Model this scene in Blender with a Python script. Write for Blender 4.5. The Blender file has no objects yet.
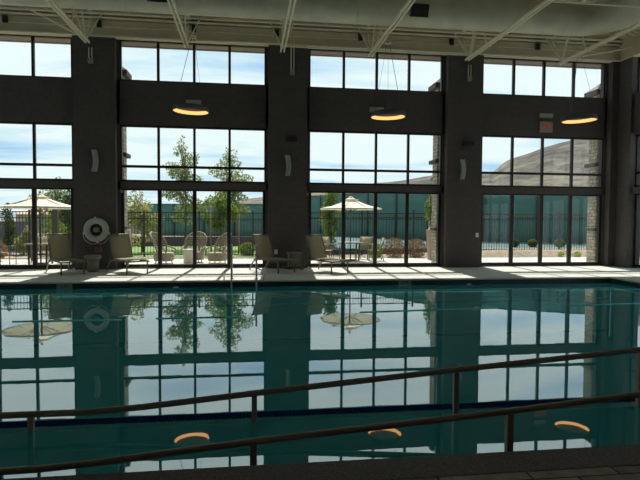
import bpy, math, random
from mathutils import Vector, Matrix
S = bpy.context.scene
C = S.collection
R = math.radians
FL = -1.64      # floor level (the eye is the origin)
WZ = -1.80      # water level
GY = 18.234     # glass plane of the far wall
PY = 17.88      # face of the piers
XR = 13.15      # face of the right wall
PX = [-10.876 + 6.096*k for k in range(5)]     # pier centres
BX = [-13.923 + 6.096*k for k in range(5)]     # bay centres

# ---------------------------------------------------------------- materials
def mat(name, col, rough=.6, metal=0, var=0.0, scale=8, bump=0, spec=.5, trans=None):
    m = bpy.data.materials.new(name); m.use_nodes = True
    nt = m.node_tree; b = nt.nodes['Principled BSDF']
    b.inputs['Base Color'].default_value = (*col, 1)
    b.inputs['Roughness'].default_value = rough
    b.inputs['Metallic'].default_value = metal
    b.inputs['Specular IOR Level'].default_value = spec
    tc = nt.nodes.new('ShaderNodeTexCoord')
    if var > 0:
        n = nt.nodes.new('ShaderNodeTexNoise'); n.inputs['Scale'].default_value = scale; n.inputs['Detail'].default_value = 6
        r = nt.nodes.new('ShaderNodeMapRange'); r.inputs[1].default_value = .3; r.inputs[2].default_value = .7
        r.inputs[3].default_value = 1-var; r.inputs[4].default_value = 1+var
        mx = nt.nodes.new('ShaderNodeVectorMath'); mx.operation = 'SCALE'; mx.inputs[0].default_value = col
        nt.links.new(tc.outputs['Object'], n.inputs['Vector']); nt.links.new(n.outputs['Fac'], r.inputs[0])
        nt.links.new(r.outputs[0], mx.inputs['Scale']); nt.links.new(mx.outputs[0], b.inputs['Base Color'])
        if bump:
            bp = nt.nodes.new('ShaderNodeBump'); bp.inputs['Strength'].default_value = bump
            nt.links.new(n.outputs['Fac'], bp.inputs['Height']); nt.links.new(bp.outputs[0], b.inputs['Normal'])
    if trans:
        t = nt.nodes.new('ShaderNodeBsdfTranslucent'); t.inputs[0].default_value = (*trans[0], 1)
        ms = nt.nodes.new('ShaderNodeMixShader'); ms.inputs[0].default_value = trans[1]
        out = nt.nodes['Material Output']
        nt.links.new(b.outputs[0], ms.inputs[1]); nt.links.new(t.outputs[0], ms.inputs[2]); nt.links.new(ms.outputs[0], out.inputs[0])
    return m

def brickmat(name, c1, c2, mortar, bw, bh, ms=.01, rough=.8, axis='XZ', bump=.3, offset=.5, var=.25):
    m = bpy.data.materials.new(name); m.use_nodes = True
    nt = m.node_tree; b = nt.nodes['Principled BSDF']; b.inputs['Roughness'].default_value = rough
    tc = nt.nodes.new('ShaderNodeTexCoord'); sp = nt.nodes.new('ShaderNodeSeparateXYZ'); cb = nt.nodes.new('ShaderNodeCombineXYZ')
    nt.links.new(tc.outputs['Object'], sp.inputs[0])
    if axis == 'WALL':      # courses run round both faces of a pier
        ad = nt.nodes.new('ShaderNodeMath'); ad.operation = 'ADD'
        nt.links.new(sp.outputs[0], ad.inputs[0]); nt.links.new(sp.outputs[1], ad.inputs[1])
        nt.links.new(ad.outputs[0], cb.inputs[0]); nt.links.new(sp.outputs[2], cb.inputs[1])
    else:
        nt.links.new(sp.outputs['XYZ'.index(axis[0])], cb.inputs[0]); nt.links.new(sp.outputs['XYZ'.index(axis[1])], cb.inputs[1])
    br = nt.nodes.new('ShaderNodeTexBrick')
    br.offset = offset
    br.inputs['Scale'].default_value = 1; br.inputs['Brick Width'].default_value = bw; br.inputs['Row Height'].default_value = bh
    br.inputs['Mortar Size'].default_value = ms; br.inputs['Mortar Smooth'].default_value = .2
    br.inputs['Color1'].default_value = (*c1, 1); br.inputs['Color2'].default_value = (*c2, 1); br.inputs['Mortar'].default_value = (*mortar, 1)
    nt.links.new(cb.outputs[0], br.inputs['Vector'])
    n = nt.nodes.new('ShaderNodeTexNoise'); n.inputs['Scale'].default_value = 9; n.inputs['Detail'].default_value = 8
    nt.links.new(tc.outputs['Object'], n.inputs['Vector'])
    r = nt.nodes.new('ShaderNodeMapRange'); r.inputs[1].default_value = .3; r.inputs[2].default_value = .7
    r.inputs[3].default_value = 1-var; r.inputs[4].default_value = 1+var
    nt.links.new(n.outputs['Fac'], r.inputs[0])
    mx = nt.nodes.new('ShaderNodeVectorMath'); mx.operation = 'SCALE'
    nt.links.new(br.outputs['Color'], mx.inputs[0]); nt.links.new(r.outputs[0], mx.inputs['Scale'])
    nt.links.new(mx.outputs[0], b.inputs['Base Color'])
    bp = nt.nodes.new('ShaderNodeBump'); bp.inputs['Strength'].default_value = bump; bp.inputs['Distance'].default_value = .02; bp.invert = True
    nt.links.new(br.outputs['Fac'], bp.inputs['Height']); nt.links.new(bp.outputs[0], b.inputs['Normal'])
    return m

def emis(name, col, st):
    m = bpy.data.materials.new(name); m.use_nodes = True
    nt = m.node_tree; nt.nodes.clear()
    e = nt.nodes.new('ShaderNodeEmission'); e.inputs[0].default_value = (*col, 1); e.inputs[1].default_value = st
    o = nt.nodes.new('ShaderNodeOutputMaterial'); nt.links.new(e.outputs[0], o.inputs[0])
    return m

M = {}
M['block'] = brickmat('dark_block', (.085, .072, .069), (.077, .066, .063), (.073, .063, .060), .4, .2, .010, axis='WALL', bump=.12, var=.12)
M['band'] = mat('tan_painted_band', (.60, .54, .40), .7, var=.06, scale=3)
M['deckmetal'] = mat('cream_metal_deck', (.60, .54, .39), .55, var=.05)
M['cream'] = mat('cream_painted_steel', (.86, .82, .63), .5, var=.06)
M['duct'] = mat('duct_paint', (.62, .61, .47), .5, var=.10, scale=2)
M['frame'] = mat('bronze_window_frame', (.022, .019, .017), .45, metal=.3, var=.05)
M['concrete'] = mat('pale_pool_deck_concrete', (.58, .58, .53), .85, var=.06, scale=6, bump=.05)
M['patio'] = mat('pale_patio_concrete', (.56, .53, .47), .9, var=.06, scale=4)
M['basin'] = mat('pool_plaster', (.25, .90, .98), .7, var=.04, scale=1.5)
M['navytile'] = brickmat('navy_tile', (.008, .03, .09), (.012, .04, .11), (.03, .06, .10), .05, .05, .006, axis='XZ', offset=0, rough=.4)
M['navyfloor'] = brickmat('navy_floor_tile', (.006, .018, .09), (.008, .024, .11), (.015, .05, .12), .12, .3, .02, axis='XY', offset=0, rough=.4)
M['darktile'] = brickmat('dark_waterline_tile', (.018, .03, .042), (.024, .038, .05), (.012, .018, .025), .1, .1, .008, axis='XZ', offset=0, rough=.35)
M['rimtile'] = brickmat('navy_rim_tile', (.01, .035, .12), (.015, .05, .15), (.004, .012, .04), .03, .2, .006, axis='XY', offset=0, rough=1)
M['rimtile'].node_tree.nodes['Principled BSDF'].inputs['Specular IOR Level'].default_value = 0
M['darknavy'] = mat('dark_basin_line', (.0, .02, .04), .6)
M['ramp'] = mat('ramp_plaster', (.15, .185, .155), .8, var=.08, scale=3)
M['lighttile'] = mat('pale_aqua_rope', (.22, .95, .88), .4)
M['coping'] = mat('dark_speckled_coping', (.155, .125, .118), .75, var=.45, scale=60, bump=.1)
M['neartile'] = brickmat('near_stone_tile', (.40, .34, .27), (.24, .20, .17), (.05, .045, .04), .6, .45, .008, axis='XY', rough=.75)
M['rail'] = mat('dark_bronze_rail', (.32, .24, .19), .35, metal=.0, var=.1)
M['steel'] = mat('brushed_steel', (.42, .40, .36), .4, metal=.3, var=.1)
M['loungeframe'] = mat('lounge_frame_paint', (.17, .155, .125), .5, metal=.3)
M['sling'] = mat('tan_sling_fabric', (.44, .40, .29), .9, var=.1, scale=30, trans=((.46, .43, .33), .42))
M['darkplastic'] = mat('dark_plastic', (.02, .02, .02), .5)
M['greybox'] = mat('grey_painted_box', (.30, .29, .24), .6, var=.05)
M['sconce'] = mat('frosted_sconce', (.30, .32, .30), .5, var=.05)
M['white'] = mat('white_plastic', (.75, .75, .7), .5)
M['ring'] = mat('life_ring_foam', (.46, .48, .43), .6, var=.05)
M['red'] = mat('red_plastic', (.30, .03, .025), .5)
M['bin'] = mat('grey_bin_plastic', (.24, .23, .19), .7, var=.1)
M['canvas'] = mat('cream_canvas', (.88, .84, .70), .9, var=.03, trans=((.85, .80, .62), .15))
M['pole'] = mat('grey_umbrella_pole', (.10, .095, .09), .5, metal=.4)
M['wicker'] = mat('pale_wicker', (.36, .31, .23), .85, var=.3, scale=40, bump=.3)
M['tabletop'] = mat('grey_table_top', (.33, .33, .31), .5)
M['ottoman'] = mat('pale_stool', (.62, .58, .50), .8, var=.05)
M['iron'] = mat('black_iron', (.035, .033, .03), .55, metal=.3)
M['stone'] = brickmat('stacked_stone', (.52, .45, .33), (.33, .29, .22), (.16, .14, .11), .33, .13, .012, axis='WALL', bump=.8, var=.45)
M['cap'] = mat('stone_ledge_cap', (.085, .07, .065), .8, var=.15)
M['stucco'] = mat('tan_stucco', (.36, .28, .22), .9, var=.06)
M['soffit'] = mat('brown_soffit', (.33, .27, .235), .8, var=.04)
M['grass'] = mat('lawn_grass', (.155, .25, .055), .95, var=.35, scale=12)
M['gravel'] = mat('tan_gravel', (.30, .235, .17), .95, var=.4, scale=5, bump=.4)
M['screen'] = mat('green_windscreen', (.085, .19, .175), .9, var=.10, scale=1.2, trans=((.09, .20, .185), .3))
M['court'] = mat('court_surface_paint', (.05, .11, .115), .9, var=.08)
M['hill'] = None
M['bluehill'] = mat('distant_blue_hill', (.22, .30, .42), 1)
M['leaf'] = mat('leaf_green', (.10, .15, .035), .7, var=.35, scale=3, trans=((.22, .31, .05), .4))
M['leafmid'] = mat('leaf_grey_green', (.15, .19, .075), .7, var=.35, scale=3, trans=((.27, .33, .11), .4))
M['leafolive'] = mat('leaf_olive', (.24, .26, .11), .7, var=.3, scale=3, trans=((.38, .40, .14), .45))
M['leafdark'] = mat('leaf_dark', (.035, .07, .022), .7, var=.35, scale=3, trans=((.08, .15, .03), .35))
M['leafyellow'] = mat('leaf_yellowgreen', (.22, .30, .04), .7, var=.3, scale=3, trans=((.40, .50, .06), .5))
M['leafred'] = mat('leaf_russet', (.20, .125, .06), .7, var=.5, scale=6, trans=((.26, .17, .07), .3))
M['flower'] = mat('orange_petals', (.28, .12, .07), .7, var=.4, scale=10, trans=((.32, .15, .08), .3))
M['bark'] = mat('bark', (.10, .075, .05), .9, var=.3, scale=20)
M['stake'] = mat('pale_wood_stake', (.27, .20, .12), .8, var=.15)
M['housewall'] = mat('house_wall', (.26, .27, .30), .9, var=.08)
M['roof'] = mat('house_tile_roof', (.50, .32, .20), .9, var=.15)
M['darkwall'] = mat('low_dark_wall', (.075, .065, .08), .9, var=.1)
M['lampshell'] = mat('lamp_shell_grey', (.075, .085, .085), .5, metal=.3)
M['lampinner'] = mat('lamp_inner_plate', (.03, .025, .02), .7)
M['lampglow'] = emis('lamp_glow', (1, .47, .15), 1.7)
M['exitred'] = emis('exit_letters_red', (.8, .06, .05), .32)

# brown scrubby hillside, procedural patches
m = bpy.data.materials.new('scrub_hill'); m.use_nodes = True
nt = m.node_tree; b = nt.nodes['Principled BSDF']; b.inputs['Roughness'].default_value = 1
tc = nt.nodes.new('ShaderNodeTexCoord')
n1 = nt.nodes.new('ShaderNodeTexNoise'); n1.inputs['Scale'].default_value = .045; n1.inputs['Detail'].default_value = 8
n2 = nt.nodes.new('ShaderNodeTexNoise'); n2.inputs['Scale'].default_value = .16; n2.inputs['Detail'].default_value = 8
nt.links.new(tc.outputs['Object'], n1.inputs['Vector']); nt.links.new(tc.outputs['Object'], n2.inputs['Vector'])
cr = nt.nodes.new('ShaderNodeValToRGB'); cr.color_ramp.elements[0].position = .42; cr.color_ramp.elements[0].color = (.06, .05, .046, 1)
cr.color_ramp.elements[1].position = .56; cr.color_ramp.elements[1].color = (.128, .112, .086, 1)
cr2 = nt.nodes.new('ShaderNodeValToRGB'); cr2.color_ramp.elements[0].position = .38; cr2.color_ramp.elements[0].color = (.5, .5, .45, 1)
cr2.color_ramp.elements[1].position = .55; cr2.color_ramp.elements[1].color = (1.15, 1.1, 1.05, 1)
mm = nt.nodes.new('ShaderNodeVectorMath'); mm.operation = 'MULTIPLY'
nt.links.new(n1.outputs['Fac'], cr.inputs[0]); nt.links.new(n2.outputs['Fac'], cr2.inputs[0])
nt.links.new(cr.outputs[0], mm.inputs[0]); nt.links.new(cr2.outputs[0], mm.inputs[1]); nt.links.new(mm.outputs[0], b.inputs['Base Color'])
M['hill'] = m

# window glass: mostly clear, a little mirror
def glassmat(name, tint, spec):
    m = bpy.data.materials.new(name); m.use_nodes = True
    nt = m.node_tree; nt.nodes.clear()
    t = nt.nodes.new('ShaderNodeBsdfTransparent'); t.inputs[0].default_value = (*tint, 1)
    g = nt.nodes.new('ShaderNodeBsdfGlossy'); g.inputs['Roughness'].default_value = .01
    x = nt.nodes.new('ShaderNodeMixShader'); x.inputs[0].default_value = spec
    o = nt.nodes.new('ShaderNodeOutputMaterial')
    nt.links.new(t.outputs[0], x.inputs[1]); nt.links.new(g.outputs[0], x.inputs[2]); nt.links.new(x.outputs[0], o.inputs[0])
    return m
M['glass'] = glassmat('window_glass', (.975, .985, .98), .02)

# water: fresnel mirror over tinted clear body
m = bpy.data.materials.new('pool_water_surface'); m.use_nodes = True
nt = m.node_tree; nt.nodes.clear()
t = nt.nodes.new('ShaderNodeBsdfTransparent'); t.inputs[0].default_value = (.72, .98, .98, 1)
g = nt.nodes.new('ShaderNodeBsdfGlossy'); g.inputs['Roughness'].default_value = .0; g.inputs['Color'].default_value = (.97, 1, 1, 1)
df = nt.nodes.new('ShaderNodeBsdfDiffuse'); df.inputs[0].default_value = (.05, .80, .90, 1)   # light scattered back by the water body
x0 = nt.nodes.new('ShaderNodeMixShader'); x0.inputs[0].default_value = .46
fr = nt.nodes.new('ShaderNodeFresnel'); fr.inputs['IOR'].default_value = 3.1
x = nt.nodes.new('ShaderNodeMixShader'); o = nt.nodes.new('ShaderNodeOutputMaterial')
tc = nt.nodes.new('ShaderNodeTexCoord'); mp = nt.nodes.new('ShaderNodeMapping'); mp.inputs['Scale'].default_value = (1, 1.6, 1)
n = nt.nodes.new('ShaderNodeTexNoise'); n.inputs['Scale'].default_value = 2.2; n.inputs['Detail'].default_value = 2
bp = nt.nodes.new('ShaderNodeBump'); bp.inputs['Strength'].default_value = .004; bp.inputs['Distance'].default_value = .05
nt.links.new(tc.outputs['Object'], mp.inputs[0]); nt.links.new(mp.outputs[0], n.inputs['Vector']); nt.links.new(n.outputs['Fac'], bp.inputs['Height'])
nt.links.new(bp.outputs[0], g.inputs['Normal'])
nt.links.new(fr.outputs[0], x.inputs[0]); nt.links.new(t.outputs[0], x0.inputs[1]); nt.links.new(df.outputs[0], x0.inputs[2]); nt.links.new(x0.outputs[0], x.inputs[1]); nt.links.new(g.outputs[0], x.inputs[2]); nt.links.new(x.outputs[0], o.inputs[0])
M['water'] = m

# ---------------------------------------------------------------- mesh building
class MB:
    def __init__(s): s.v = []; s.f = []; s.sm = []
    def add(s, vs, fs, smooth=False):
        k = len(s.v); s.v += [tuple(v) for v in vs]; s.f += [tuple(i+k for i in f) for f in fs]; s.sm += [smooth]*len(fs); return s
    def box(s, x0, x1, y0, y1, z0, z1):
        vs = [(x, y, z) for x in (x0, x1) for y in (y0, y1) for z in (z0, z1)]
        return s.add(vs, [(0,1,3,2),(4,6,7,5),(0,4,5,1),(2,3,7,6),(0,2,6,4),(1,5,7,3)])
    def bar(s, a, b, w, h, up=(0,0,1)):
        a, b = Vector(a), Vector(b); d = (b-a).normalized(); up = Vector(up)
        if abs(d.dot(up)) > .98: up = Vector((0,1,0))
        sx = d.cross(up).normalized()*w/2; sz = sx.cross(d).normalized()*h/2
        vs = [p+i*sx+j*sz for p in (a, b) for i, j in ((-1,-1),(1,-1),(1,1),(-1,1))]
        return s.add(vs, [(3,2,1,0),(4,5,6,7),(0,1,5,4),(1,2,6,5),(2,3,7,6),(3,0,4,7)])
    def tube(s, pts, r, n=10, closed=False, cap=True):
        pts = [Vector(p) for p in pts]; L = len(pts); vs = []; prev = None
        rr = r if isinstance(r, (list, tuple)) else [r]*L
        for i, p in enumerate(pts):
            if closed: d = (pts[(i+1) % L]-pts[i-1]).normalized()
            else: d = (pts[min(i+1, L-1)]-pts[max(i-1, 0)]).normalized()
            if prev is None:
                up = Vector((0,0,1)) if abs(d.z) < .9 else Vector((1,0,0)); a = d.cross(up).normalized()
            else: a = (prev-d*prev.dot(d)).normalized()
            prev = a; b = d.cross(a)
            vs += [p+rr[i]*(math.cos(t)*a+math.sin(t)*b) for t in [2*math.pi*k/n for k in range(n)]]
        fs = []
        for i in range(L if closed else L-1):
            j = (i+1) % L
            fs += [(i*n+k, i*n+(k+1) % n, j*n+(k+1) % n, j*n+k) for k in range(n)]
        s.add(vs, fs, True)
        if cap and not closed:
            k0 = len(s.v)-L*n
            s.f.append(tuple(k0+k for k in range(n))[::-1]); s.f.append(tuple(k0+(L-1)*n+k for k in range(n))); s.sm += [False]*2
        return s
    def lathe(s, prof, c=(0,0,0), n=32, axis='Z', smooth=True):
        vs = []; L = len(prof)
        for r, z in prof:
            for k in range(n):
                t = 2*math.pi*k/n
                if axis == 'Z': vs.append((c[0]+r*math.cos(t), c[1]+r*math.sin(t), c[2]+z))
                else: vs.append((c[0]+r*math.cos(t), c[1]+z, c[2]+r*math.sin(t)))
        fs = [(i*n+k, i*n+(k+1) % n, (i+1)*n+(k+1) % n, (i+1)*n+k) for i in range(L-1) for k in range(n)]
        return s.add(vs, fs, smooth)
    def build(s, name, m, parent=None, kind=None, label=None, cat=None, group=None, bevel=0):
        me = bpy.data.meshes.new(name); me.from_pydata(s.v, [], s.f); me.update()
        me.polygons.foreach_set('use_smooth', s.sm); me.materials.append(m)
        o = bpy.data.objects.new(name, me); C.objects.link(o)
        if parent: o.parent = parent
        if bevel:
            b = o.modifiers.new('bevel', 'BEVEL'); b.width = bevel; b.segments = 2; b.limit_method = 'ANGLE'
        return tag(o, label, cat, group, kind)
def tag(o, label=None, cat=None, group=None, kind=None):
    if label: o['label'] = label
    if cat: o['category'] = cat
    if group: o['group'] = group
    if kind: o['kind'] = kind
    return o
def empty(name, loc=(0,0,0), rz=0, label=None, cat=None, group=None, kind=None, rot=None):
    o = bpy.data.objects.new(name, None); C.objects.link(o); o.location = loc; o.rotation_euler = rot or (0, 0, rz)
    o.empty_display_size = .1
    return tag(o, label, cat, group, kind)
def copy_tree(o, parent=None):
    kids = [c for c in bpy.data.objects if c.parent == o]
    c = o.copy(); C.objects.link(c)
    if parent: c.parent = parent
    for k in kids: copy_tree(k, c)
    return c
def B(*a): return MB().box(*a)

# ---------------------------------------------------------------- camera
fw = Vector((0.13288385, 0.99037909, -0.03861532)); rt = Vector((0.99113121, -0.13274765, 0.00608124)); up = rt.cross(fw)
cam = bpy.data.cameras.new('camera'); co = bpy.data.objects.new('camera', cam); C.objects.link(co)
mt = Matrix((rt, up, -fw)).transposed().to_4x4(); co.matrix_world = mt
cam.sensor_width = 36; cam.lens = 540.024/640*36; cam.clip_end = 3000; cam.clip_start = .05
S.camera = co

# ---------------------------------------------------------------- setting: pool, floor
XL = -17.0; PR = 10.5; PN = 3.56; PF = 14.42
def struct(mb, name, m, **k): return mb.build(name, m, kind='structure', **k)
fl = MB(); fl.box(XL, XR+.4, PF, 18.42, FL-.4, FL); fl.box(PR, XR+.4, PN, PF, FL-.4, FL)
struct(fl, 'floor', M['concrete'])
struct(B(XL, XR+.4, -4, 3.25, FL-.4, FL), 'floor_near', M['neartile'])
struct(B(XL, XR+.4, 3.25, PN, FL-.4, FL+.004), 'trim_coping_near', M['coping'], bevel=.01)
bs = MB(); bs.box(XL, PR, PN-.2, PF+.2, -3.6, -3.37)
bs.box(XL, PR, PF+.004, PF+.25, -3.4, FL-.4); bs.box(PR+.004, PR+.25, PN, PF, -3.4, FL-.4); bs.box(XL, PR, PN-.25, PN-.004, -3.4, FL-.4); bs.box(XL-.2, XL, PN, PF, -3.4, FL)
struct(bs, 'pool_basin', M['basin'])
ti = MB(); ti.box(XL, PR, PF-.012, PF, -1.97, FL-.035); ti.box(PR-.012, PR, PN, PF, -1.97, FL-.035); ti.box(XL, PR, PN, PN+.012, -1.97, FL-.035)
struct(ti, 'trim_waterline_tile', M['darktile'])
li = MB(); li.box(XL, PR, PF-.03, PF, FL-.035, FL+.003); li.box(PR-.03, PR, PN, PF-.03, FL-.035, FL+.003)
struct(li, 'trim_pool_lip', M['concrete'])
RIM = [(-9, 4.93), (10.4, 4.93)]
# tile lines of the basin, below the water
struct(B(XL, PR, 9.0, 9.25, -3.37, -3.362), 'trim_basin_stripe', M['darknavy'])
def wall_line(name, pts, h, m):
    mb = MB()
    for (xa, za), (xb, zb) in zip(pts[:-1], pts[1:]):
        mb.bar((xa, PF-.012, za), (xb, PF-.012, zb), .03, h)
    struct(mb, name, m)
wall_line('trim_basin_line_upper', [(-16, -2.36), (10.4, -2.27)], .035, M['darknavy'])
wall_line('trim_basin_line_lower', [(-16, -3.27), (10.4, -3.2)], .05, M['darknavy'])
ropes = [((-4.02, 9.87), (-2.2, 9.86), 'left one, under the life ring reflection'), ((-1.62, 9.92), (-.14, 9.95), 'second from the left'), ((2.15, 10.2), (5.1, 10.45), 'long one right of centre'), ((6.7, 10.55), (8.9, 10.75), 'rightmost')]
for (xa, ya), (xb, yb), d in ropes:
    e = empty('pool_rope', (xa, ya, WZ), label='thin pale aqua rope floating on the pool water, '+d, cat='rope', group='floating pool ropes')
    MB().tube([((xb-xa)*q/8, (yb-ya)*q/8, .004) for q in range(9)], .013, 8).build('rope', M['lighttile'], e)
rim = MB()
for (xa, ya), (xb, yb) in zip(RIM[:-1], RIM[1:]): rim.bar((xa, ya, WZ-.02), (xb, yb, WZ-.02), .14, .046)
struct(rim, 'trim_tile_rim', M['rimtile'])
# submerged entry ramp between the two handrails
rp = MB()
def rz(x): return -2.17 if x < -1.0 else min(-1.84, -2.17+(x+1.0)*.105)
xs = [-4, -1.0, 0, 1, 2.14, 10.4]
vs = []; fs = []
for x_ in xs: vs += [(x_, PN+.014, -3.36), (x_, PN+.014, rz(x_)), (x_, 4.84, rz(x_)), (x_, 4.84, -3.36)]
for i in range(len(xs)-1):
    fs += [(4*i+j, 4*i+(j+1) % 4, 4*i+4+(j+1) % 4, 4*i+4+j) for j in range(4)]
fs += [(3, 2, 1, 0), (4*len(xs)-4, 4*len(xs)-3, 4*len(xs)-2, 4*len(xs)-1)]
rp.add(vs, fs); struct(rp, 'pool_ramp', M['ramp'])
wt = MB(); wt.add([(XL, PN+.013, WZ), (PR-.013, PN+.013, WZ), (PR-.013, PF-.013, WZ), (XL, PF-.013, WZ)], [(0, 1, 2, 3)])
wt.build('pool_water', M['water'], kind='stuff', label='still teal pool water mirroring the windows', cat='water')

# ---------------------------------------------------------------- setting: walls
# far wall: piers run full height, block infill between windows
for i, px in enumerate(PX + [PX[-1]+6.096]):
    if i == 5: continue
    struct(B(px-.635, px+.635, PY, 18.45, FL, 5.75), 'wall_pier_far', M['block'])
struct(B(12.86, XR+.4, 18.13, 18.45, FL, 5.75), 'wall_corner', M['block'])
for i, bx in enumerate(BX):
    x0, x1 = bx-2.413, bx+2.413
    if i == 4: x1 = 12.86
    wi = MB()
    wi.box(x0, x1, 18.13, 18.42, 3.0, 4.40)                     # above the middle window
    wi.box(x0, x1, 18.13, 18.42, .95, 1.17)                     # transom beam
    wi.box(x0, bx-2.33, 18.13, 18.42, FL, 5.75); wi.box(bx+2.33, x1, 18.13, 18.42, FL, 5.75)
    struct(wi, 'wall_far', M['block'])
def window(name, bx, w, z0, z1, rows, fr, mw, y=GY, sill=None, n=4):
    x0, x1 = bx-w/2, bx+w/2
    f = MB(); d0, d1 = y-.06, y+.06
    f.box(x0-fr, x0, d0, d1, z0-fr, z1+fr); f.box(x1, x1+fr, d0, d1, z0-fr, z1+fr)
    f.box(x0, x1, d0, d1, z1, z1+fr); f.box(x0, x1, d0, d1, z0-fr, z0)
    for k in range(1, n):
        xm = x0+w*k/n; f.box(xm-mw/2, xm+mw/2, d0+.01, d1-.01, z0, z1)
    for z in rows: f.box(x0, x1, d0+.012, d1-.012, z-.04, z+.04)
    return f, B(x0, x1, y-.006, y+.006, z0, z1)
k = 0
for i, bx in enumerate(BX):
    for nm, w, z0, z1, rows, fr, mw in (('window', 4.561, 4.4385, 5.655, [], .05, .08), ('window', 4.561, 1.234, 2.938, [1.672], .06, .075)):
        k += 1
        f, g = window('window', bx, w, z0, z1, rows, fr, mw)
        o = struct(f, 'window_%d' % k, M['frame']); g.build('window_pane', M['glass'], o)
for i, bx in enumerate(BX):
    f, g = window('door', bx, 4.466, -1.509, .894, [], .11, .12)
    o = struct(f, 'door_%d' % (i+1), M['frame']); g.build('door_glass', M['glass'], o)
    B(bx-2.3, bx+2.3, 18.05, GY-.06, FL, FL+.03).build('door_track', M['frame'], o)
# pale band above windows and ledgers
struct(B(XL, XR+.4, PY-.03, 18.08, 5.66, 6.16), 'wall_band_far', M['band'])
struct(B(XL, XR+.4, 18.13, 18.45, 5.73, 6.42), 'wall_header_far', M['block'])
tr = MB(); tr.box(XL, XR, PY-.07, PY-.03, 5.66, 5.70); tr.box(XL, XR, PY-.05, PY-.03, 5.95, 5.965)
struct(tr, 'trim_band', M['cream'])
struct(B(XL, XR, PY+.12, 18.1, 6.16, 6.42), 'trim_recess', M['band'])
lg = MB(); lg.box(XL, XR, PY-.10, PY+.12, 6.20, 6.245); lg.box(XL, XR, PY-.22, PY-.12, 6.30, 6.345)
struct(lg, 'trim_ledger', M['cream'])
# right wall, bays run toward the camera
RY = [14.97-6.096*j for j in range(3)]
rw = MB()
yprev = 18.45
for j, by in enumerate(RY):
    rw.box(XR, XR+.45, by+2.28, yprev, FL, 5.75)
    rw.box(XR+.12, XR+.45, by-2.28, by+2.28, 3.0, 4.40); rw.box(XR+.12, XR+.45, by-2.28, by+2.28, .95, 1.17)
    yprev = by-2.28
rw.box(XR, XR+.45, -4, yprev, FL, 5.75)
struct(rw, 'wall_right', M['block'])
for j, by in enumerate(RY):
    for nm, w, z0, z1, rows, fr, mw in (('window', 4.47, 4.4385, 5.655, [], .05, .08), ('window', 4.47, 1.234, 2.938, [1.672], .06, .075), ('door', 4.36, -1.509, .894, [], .11, .12)):
        f, g = window(nm, 0, w, z0, z1, rows, fr, mw, y=0)
        k += 1
        o = struct(f, ('window_%d' if nm == 'window' else 'door_%d') % k, M['frame'])
        gg = g.build('window_pane' if nm == 'window' else 'door_glass', M['glass'], o)
        o.location = (XR+.3, by, 0); o.rotation_euler = (0, 0, R(-90))
struct(B(XR-.03, XR+.5, -4, PY-.03, 5.66, 6.42), 'wall_band_right', M['band'])
lwm = MB(); lwm.box(XL-.4, XL, -4, 18.45, 5.6, 6.5); lwm.box(XL-.4, XL, -4, 18.45, FL-.4, FL+.1); yprev = 18.45
for by in RY: lwm.box(XL-.4, XL, by+2.28, yprev, FL, 5.6); lwm.box(XL-.4, XL, by-2.28, by+2.28, 3.0, 4.4); yprev = by-2.28  # wall out of view; its open bays are added to let more light in
lwm.box(XL-.4, XL, -4, yprev, FL, 5.6)
struct(lwm, 'wall_left', M['block'])
struct(B(XL, XR+.4, -4.4, -4, FL, 6.5), 'wall_near', M['block'])

# ceiling: corrugated metal deck, a hip roof rising from the far and right walls
SL = .36
def zf(d): return 6.30+SL*min(d, 9)
cm = MB()
prof = []; y = 18.1; i = 0
while y > -4.2:
    prof.append((y, 0)); prof.append((y-.09, 0)); prof.append((y-.13, .07)); prof.append((y-.19, .07)); y -= .23
vs = []; fs = []
for (y, dz) in prof:
    d = 18.1-y; xr = XR-min(d, 9)-.0; z = zf(d)+dz
    vs += [(XL-.3, y, z), (xr, y, z)]
for i in range(len(prof)-1): fs.append((2*i, 2*i+1, 2*i+3, 2*i+2))
cm.add(vs, fs)
vs = []; fs = []
for (y, dz) in prof:
    d = min(18.1-y, 9)
    vs += [(XR+.05, y, 6.30+dz), (XR-d, y, zf(d)+dz)]
for i in range(len(prof)-1): fs.append((2*i, 2*i+2, 2*i+3, 2*i+1))
cm.add(vs, fs); struct(cm, 'ceiling', M['deckmetal'])
rf = MB(); rf.add([(XL-.4, 18.9, 6.45), (XR+1.0, 18.9, 6.45), (XR+1.0, -4.4, 6.45), (XR-9, 9.1, zf(9)+.25), (XL-.4, 9.1, zf(9)+.25), (XR-9, -4.4, zf(9)+.25), (XL-.4, -4.4, zf(9)+.25)],
       [(0, 1, 3, 4), (1, 2, 5, 3), (4, 3, 5, 6)])
struct(rf, 'roof', M['cap'])
struct(B(XL-.4, XL-.3, -4.4, 18.9, 6.3, 9.9), 'wall_gable_left', M['band']); struct(B(XL-.4, XR+1, -4.5, -4.4, 6.0, 9.9), 'wall_gable_near', M['band'])
sf = MB(); sf.box(XL-.4, XR+1.3, 18.5, 19.16, 5.78, 6.0); sf.box(XL-.4, XR+1.3, 19.10, 19.2, 5.76, 6.3)
struct(sf, 'roof_soffit', M['soffit'])
struct(B(XR+.5, XR+1.2, -4, 18.5, 5.78, 6.0), 'roof_soffit_right', M['soffit'])

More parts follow.
